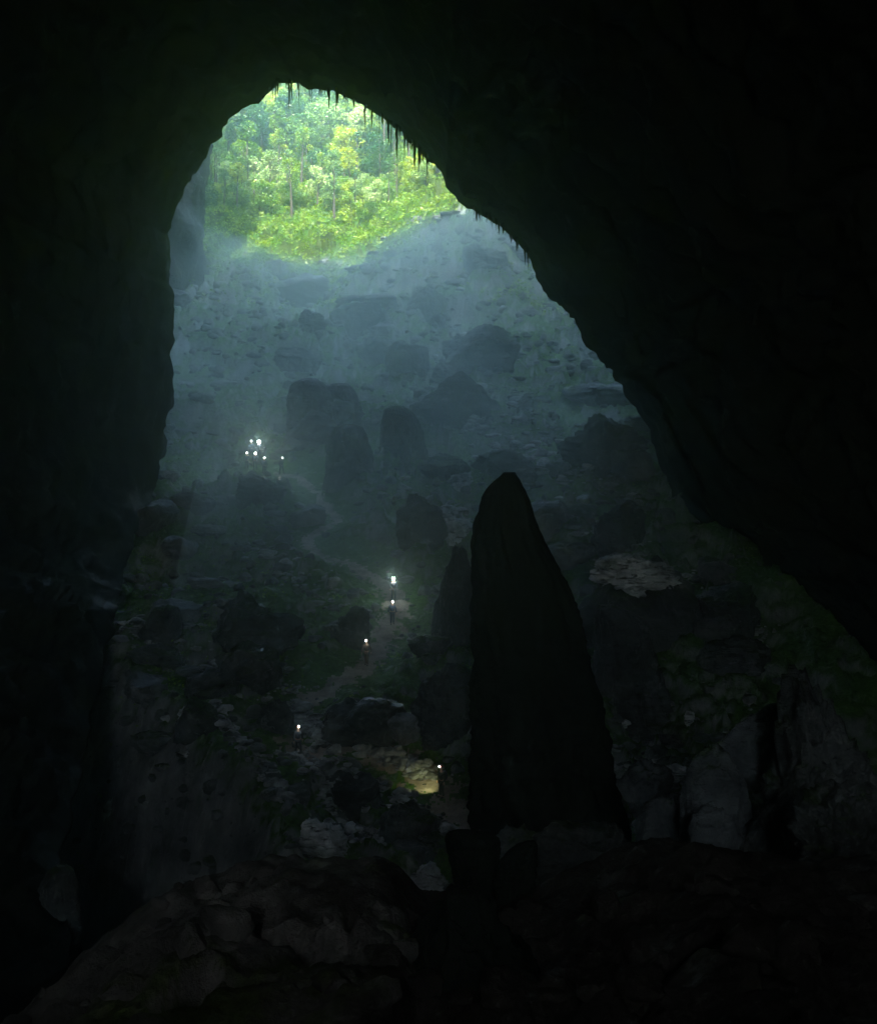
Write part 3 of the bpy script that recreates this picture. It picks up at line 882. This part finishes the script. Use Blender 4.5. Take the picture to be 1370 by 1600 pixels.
# undergrowth on the jungle slope and the hollow below it
r = np.random.default_rng(9)
n = 30000
ux = r.uniform(-80, 45, n); uy = 196 + r.uniform(0, 1, n) ** 1.2 * 215
edge = 1.25 * sstep(220, 252, uy) + .75 * np.exp(-((ux + 24) / 18) ** 2) * sstep(196, 222, uy) + fbm(ux * .08, uy * .08, 1., 3, 55) * .5
keep = edge > r.uniform(.1, .9, n)
ux, uy = ux[keep], uy[keep]
uz = h(ux, uy)
q, lf = leaves(np.stack([ux, uy, uz + .4], -1), r.uniform(.6, 1.5, len(ux)), 10, .42, 10, .9)
stuff(link('undergrowth', make_mesh('undergrowth', q, lf, M_UNDER, smooth=False)), 'dense sunlit green undergrowth covering the jungle slope beyond the cave', 'undergrowth')
# low plants on the slope inside the cave
n = 16000
ux = r.uniform(-60, 50, n); uy = r.uniform(70, 235, n)
keep = fbm(ux * .06, uy * .1, 4., 4, 57) > .32 - .25 * sstep(150, 230, uy)
ux, uy = ux[keep], uy[keep]
_, pd = path_dist(ux, uy); k2 = pd > 1.5; ux, uy = ux[k2], uy[k2]
q, lf = leaves(np.stack([ux, uy, h(ux, uy) + .08], -1), r.uniform(.35, .8, len(ux)), 16, .16, 12, .35)
stuff(link('ground_cover', make_mesh('ground_cover', q, lf, M_UNDER, smooth=False)), 'patches of low green plants growing on the misty debris slope', 'plants')

# ------------------------------------------------------------------ people
def emit_mat(name, col, s):
    m, t, b = new_mat(name)
    b.inputs['Base Color'].default_value = (*col, 1)
    b.inputs['Emission Color'].default_value = (*col, 1)
    b.inputs['Emission Strength'].default_value = s
    return m
M_SKIN = plain_mat('skin', (.35, .2, .14), .6)
M_HELMET = plain_mat('helmet shell', (.45, .12, .06), .4, .5)
M_PACK = plain_mat('backpack cloth', (.05, .06, .09), .8)
M_BOOT = plain_mat('boot leather', (.03, .025, .02), .7)
CLOTH = [plain_mat('trek clothes ' + n_, c, .9) for n_, c in (('dark', (.03, .035, .05)), ('blue', (.04, .06, .10)), ('brown', (.08, .05, .04)), ('green', (.04, .06, .04)))]

def skin_mesh(verts, edges, radii, name, sub=2, root=0):
    me = bpy.data.meshes.new(name)
    me.from_pydata(verts, edges, [])
    ob = bpy.data.objects.new(name + '_tmp', me)
    COL.objects.link(ob)
    md = ob.modifiers.new('s', 'SKIN')
    for i, rr in enumerate(radii):
        sv = me.skin_vertices[0].data[i]
        sv.radius = (rr, rr) if not isinstance(rr, tuple) else rr
        sv.use_root = (i == root)
    sb = ob.modifiers.new('b', 'SUBSURF'); sb.levels = sub; sb.render_levels = sub
    dg = bpy.context.evaluated_depsgraph_get()
    out = bpy.data.meshes.new_from_object(ob.evaluated_get(dg))
    bpy.data.objects.remove(ob)
    out.name = name
    out.polygons.foreach_set('use_smooth', np.ones(len(out.polygons), dtype=bool))
    return out

def person_meshes(pose):
    st = {'stand': 0.0, 'walk': .22, 'step': -.18}[pose]
    V, E, Rd = [], [], []
    def v(p, r, par=None):
        V.append(p); Rd.append(r)
        if par is not None: E.append((par, len(V) - 1))
        return len(V) - 1
    # facing -Y (towards the camera)
    pel = v((0, 0, .95), (.15, .11)); sp = v((0, .01, 1.15), (.14, .10), pel); ch = v((0, .01, 1.35), (.165, .115), sp)
    nk = v((0, .0, 1.5), .06, ch); h1 = v((0, -.01, 1.60), (.075, .085), nk); h2 = v((0, -.015, 1.70), (.078, .09), h1)
    for s in (-1, 1):
        f = st * s
        hp = v((s * .10, 0, .88), .09, pel); kn = v((s * .12, -.03 - f * .6, .50), .06, hp)
        an = v((s * .13, .02 - f, .10), .042, kn); ft = v((s * .14, -.14 - f, .04), .04, an)
        sh = v((s * .19, .01, 1.42), .065, ch); el = v((s * .27, .02 + f * .5, 1.16), .045, sh)
        wr = v((s * .29, -.07 + f * .8, .93), .03, el); pm = v((s * .29, -.09 + f * .8, .86), (.022, .036), wr)
        for k in range(4):
            x = s * .29; yy = -.115 + .018 * k + f * .8
            a = v((x, yy, .815), .010, pm); L = (.055, .065, .06, .048)[k]
            v((x - s * .012, yy - .004, .815 - L), .008, a)
        v((s * .28, -.145 + f * .8, .845), .010, pm)
    body = skin_mesh(V, E, Rd, 'body', 2, pel)
    # clothing: jacket and trousers as a slightly larger skin over the same joints
    def sub(keep_fn, grow, name, root_at):
        idx = [i for i in range(len(V)) if keep_fn(i, V[i])]
        mp = {a: k for k, a in enumerate(idx)}
        ee = [(mp[a], mp[b]) for a, b in E if a in mp and b in mp]
        rr = [tuple(q + grow for q in Rd[i]) if isinstance(Rd[i], tuple) else Rd[i] + grow for i in idx]
        return skin_mesh([V[i] for i in idx], ee, rr, name, 2, mp[root_at])
    jacket = sub(lambda i, p: (p[2] > .9 and p[2] < 1.45 and Rd[i] not in (.010, .008) and not (isinstance(Rd[i], tuple) and Rd[i][0] < .03)) and not (abs(p[0]) > .05 and p[2] < .92), .022, 'jacket', pel)
    trousers = sub(lambda i, p: p[2] < .96 and p[2] > .06 and abs(p[0]) < .2, .016, 'trousers', pel)
    return body, jacket, trousers, st

def boot_mesh(s, st):
    f = st * s
    co, fa = rock_verts(3, 3, 0, 0)
    co = co * np.array([.055, .14, .055]) + np.array([s * .14, -.09 - f, .055])
    co[:, 2] = np.maximum(co[:, 2], 0)
    return make_mesh('boot', co, fa, M_BOOT)
def helmet_mesh():
    co, fa = ico(3)
    co = co * np.array([.115, .135, .12])
    low = co[:, 2] < 0
    co[low, 2] *= .15
    co[low, 0] *= 1.1; co[low, 1] *= 1.1
    return make_mesh('helmet', co + np.array([0, -.01, 1.73]), fa, M_HELMET)
def pack_mesh():
    co, fa = ico(3)
    co = np.sign(co) * np.abs(co) ** .55
    return make_mesh('backpack', co * np.array([.17, .11, .27]) + np.array([0, .2, 1.25]), fa, M_PACK)
def lamp_mesh(rad, mat):
    co, fa = ico(2)
    return make_mesh('headlamp', co * np.array([rad, rad * .6, rad]) + np.array([0, -.16, 1.76]), fa, mat)

PM = {p: person_meshes(p) for p in ('stand', 'walk', 'step')}
HM, KM = helmet_mesh(), pack_mesh()
M_L_BRIGHT = emit_mat('lamp glass bright', (.85, 1, .97), 45)
M_L_MID = emit_mat('lamp glass', (.9, 1, .97), 14)
M_L_DIM = emit_mat('lamp glass dim', (.95, 1, 1), 4)

def person(px, py, y, pose, cloth, rotz, lamp, label, group=None, watts=0, zfix=None, scale=1.0, pack=True, rad=.05):
    if y is None:
        x, y, z = hit(px, py, h)
    else:
        x = (px - 685) / F * y
    z = gh(x, y) if zfix is None else zfix
    root = link('person', None, loc=(x, y, z - .01), rotz=rotz)
    root.scale = (scale,) * 3
    tag(root, label, 'person', group)
    bo, ja, tr, st = PM[pose]
    for nm, me, mt in (('body', bo, M_SKIN), ('jacket', ja, cloth), ('trousers', tr, cloth)):
        me = me.copy(); me.materials.clear(); me.materials.append(mt)
        link(nm, me, root)
    for s in (-1, 1): link('boot', boot_mesh(s, st), root)
    hm_ = link('helmet', HM, root)
    if pack: link('backpack', KM, root)
    hl = link('headlamp', lamp_mesh(rad, lamp), hm_)
    if watts:
        l = bpy.data.lights.new('headlamp_glow', 'POINT'); l.energy = watts; l.color = (.8, 1, .97); l.shadow_soft_size = .06
        lo = bpy.data.objects.new('headlamp_glow', l); COL.objects.link(lo); lo.parent = root; lo.location = (0, -.28, 1.76)
    return root

person(615, 938, None, 'stand', CLOTH[0], 0, M_L_BRIGHT, 'walker with the brightest headlamp on the middle trail, arms down, dark clothes', 'walkers coming down the trail', .8, rad=.09)
person(613, 976, None, 'step', CLOTH[1], .2, M_L_MID, 'dark-clothed walker just below the brightest headlamp on the trail', 'walkers coming down the trail', .4, rad=.04)
person(573, 1040, None, 'walk', CLOTH[2], -.25, M_L_MID, 'walker standing alone on the pale bend in the middle of the trail, legs apart', 'walkers coming down the trail', .4, rad=.04)
person(466, 1181, None, 'walk', CLOTH[0], .3, M_L_MID, 'walker at the lower left bend of the trail beside a pale flat stone', 'walkers coming down the trail', .3, rad=.035)
p5 = person(690, 1247, None, 'stand', CLOTH[3], -.9, M_L_DIM, 'walker beside the yellow pool of lamplight, lowest on the trail, seen from the side', 'walkers coming down the trail', 0, rad=.04)
# the campers
person(405, 730, 118.2, 'stand', CLOTH[0], .1, M_L_BRIGHT, 'camper standing on a boulder with the brightest lamp of the group', 'campers with lamps on the upper slope', 1.5, zfix=(800 - 716) / F * 118.2, pack=False, rad=.13)
for (a, b, dd, ps, lab, wt, rd, lm) in [
    (386, 734, 116, 'stand', 'camper with a small lamp, leftmost of the group', .3, .035, M_L_MID),
    (393, 728, 119, 'walk', 'camper behind the left one, slightly higher on the slope', .3, .035, M_L_MID),
    (399, 737, 115, 'step', 'camper below the brightest lamp, carrying a fairly bright lamp', .3, .075, M_L_MID),
    (413, 738, 115.5, 'stand', 'camper with a small lamp right of the brightest one', .3, .035, M_L_MID)]:
    xx = (a - 685) / F * dd
    person(a, b, dd, ps, CLOTH[1], .2, lm, lab, 'campers with lamps on the upper slope', wt, pack=False, rad=rd)
person(440, 741, None, 'walk', CLOTH[0], .9, M_L_DIM, 'dark figure on the upper trail right of the campers, tiny lamp on the head', 'campers with lamps on the upper slope', 0, rad=.05)

# the yellow pool of light thrown by the lowest walker's hand lamp
hx, hy, hz = hit(656, 1224, h)
lx0, ly0, lz0 = p5.location.x - .35, p5.location.y - .25, p5.location.z + 1.15
sp = bpy.data.lights.new('hand_lamp_beam', 'SPOT'); sp.energy = 13; sp.color = (.95, .95, .42); sp.spot_size = math.radians(84); sp.spot_blend = 1.0; sp.shadow_soft_size = .04
so = bpy.data.objects.new('hand_lamp_beam', sp); COL.objects.link(so)
so.location = (lx0, ly0, lz0)
so.rotation_euler = (Vector((lx0, ly0, lz0)) - Vector((hx, hy, hz))).to_track_quat('Z', 'Y').to_euler()

# ------------------------------------------------------------------ the air
bm = bmesh.new()
bmesh.ops.create_cube(bm, size=1)
me = bpy.data.meshes.new('haze'); bm.to_mesh(me); bm.free()
z_lo, z_hi = float(gco[:, 2].min()) - 1, 214
hz_ob = link('haze', me, loc=(0, 270, (z_lo + z_hi) / 2))
hz_ob.scale = (1500, 760, z_hi - z_lo)
m = bpy.data.materials.new('haze air'); m.use_nodes = True
m.node_tree.nodes.clear()
out = m.node_tree.nodes.new('ShaderNodeOutputMaterial')
pv = m.node_tree.nodes.new('ShaderNodeVolumePrincipled')
pv.inputs['Color'].default_value = (.74, .93, .86, 1)
pv.inputs['Density'].default_value = .0016
pv.inputs['Anisotropy'].default_value = .85
m.node_tree.links.new(pv.outputs[0], out.inputs['Volume'])
me.materials.append(m)
stuff(hz_ob, 'pale bluish mist hanging in the air of the cave', 'haze')

# the bank of mist pooled on the slope inside the open shaft
mn_u, mn_v = 120, 150
mu_ = np.linspace(-1, 1, mn_u); mv_ = np.linspace(0, 1, mn_v)
MU, MV = np.meshgrid(mu_, mv_)
MY = 50 + 212 * MV
MX = MU * np.interp(MY, [50, 95, 112, 140, 262], [17, 25, 34, 44, 56])
side = (sstep(-14, -50, MX) * .025 + sstep(2, 36, MX) * .08) * sstep(110, 150, MY)
uq = MX / MY
crest = np.interp(uq, [-.27, -.21, -.16, -.11, -.06, -.02, .03, .09], [.285, .268, .240, .228, .238, .262, .282, .262])
ratio = np.interp(MY, [50, 60, 70, 80, 110], [-.30, -.17, -.06, .03, .15])
ratio = np.where((MY > 110) & (MY < 150), .15 + (crest - .15) * sstep(108, 150, MY), np.where(MY >= 150, crest, ratio)) + fbm(MX * .05, MY * .05, 2., 3, 101) * .012
top = np.minimum(ratio * MY, 172 - (MY - 129) * 1.035 - 5) + fbm(MX * .12, MY * .12, 5., 3, 103) * 1.2
bot = h0(MX, MY) - 6
rimf = np.clip(np.minimum.reduce([(1 - np.abs(MU)) / .25, MV / .2, (1 - MV) / .1]), 0, 1)
rimf = rimf * rimf * (3 - 2 * rimf)
top = bot + (np.maximum(top, bot + 1) - bot) * rimf + .02
tco = np.stack([MX, MY, top], -1).reshape(-1, 3); bco = np.stack([MX, MY, bot], -1).reshape(-1, 3)
tf = grid_faces(mn_u, mn_v); nb = len(tco)
bf = tf[:, ::-1] + nb
loop = [i for i in range(mn_u)] + [j * mn_u + mn_u - 1 for j in range(1, mn_v)] + [(mn_v - 1) * mn_u + i for i in range(mn_u - 2, -1, -1)] + [j * mn_u for j in range(mn_v - 2, 0, -1)]
sfc = np.array([[loop[(k + 1) % len(loop)], loop[k], loop[k] + nb, loop[(k + 1) % len(loop)] + nb] for k in range(len(loop))])
mm = make_mesh('mist', np.vstack([tco, bco]), np.vstack([tf, bf, sfc]))
mb = link('mist', mm)
m2 = bpy.data.materials.new('mist bank'); m2.use_nodes = True; m2.node_tree.nodes.clear()
o2 = m2.node_tree.nodes.new('ShaderNodeOutputMaterial'); pv2 = m2.node_tree.nodes.new('ShaderNodeVolumePrincipled')
pv2.inputs['Color'].default_value = (.80, .95, .86, 1)
pv2.inputs['Density'].default_value = .0056
_tc = m2.node_tree.nodes.new('ShaderNodeNewGeometry'); _mp = m2.node_tree.nodes.new('ShaderNodeMapping'); _mp.inputs['Scale'].default_value = (1, .6, 1.8); _mp.inputs['Rotation'].default_value = (.3, .5, 0)
_nz = m2.node_tree.nodes.new('ShaderNodeTexNoise'); _nz.inputs['Scale'].default_value = .028; _nz.inputs['Detail'].default_value = 4; _nz.inputs['Roughness'].default_value = .55; _nz.inputs['Distortion'].default_value = .8
_rm = m2.node_tree.nodes.new('ShaderNodeMapRange'); _rm.inputs['From Min'].default_value = .36; _rm.inputs['From Max'].default_value = .66
_rm.inputs['To Min'].default_value = .0012; _rm.inputs['To Max'].default_value = .0115
m2.node_tree.links.new(_tc.outputs['Position'], _mp.inputs['Vector']); m2.node_tree.links.new(_mp.outputs[0], _nz.inputs['Vector'])
m2.node_tree.links.new(_nz.outputs['Fac'], _rm.inputs['Value']); m2.node_tree.links.new(_rm.outputs[0], pv2.inputs['Density'])
cy.volume_step_rate = 2.0
pv2.inputs['Anisotropy'].default_value = .4
m2.node_tree.links.new(pv2.outputs[0], o2.inputs['Volume'])
mm.materials.append(m2)
stuff(mb, 'bank of blue grey mist lying on the slope below the jungle window', 'mist')
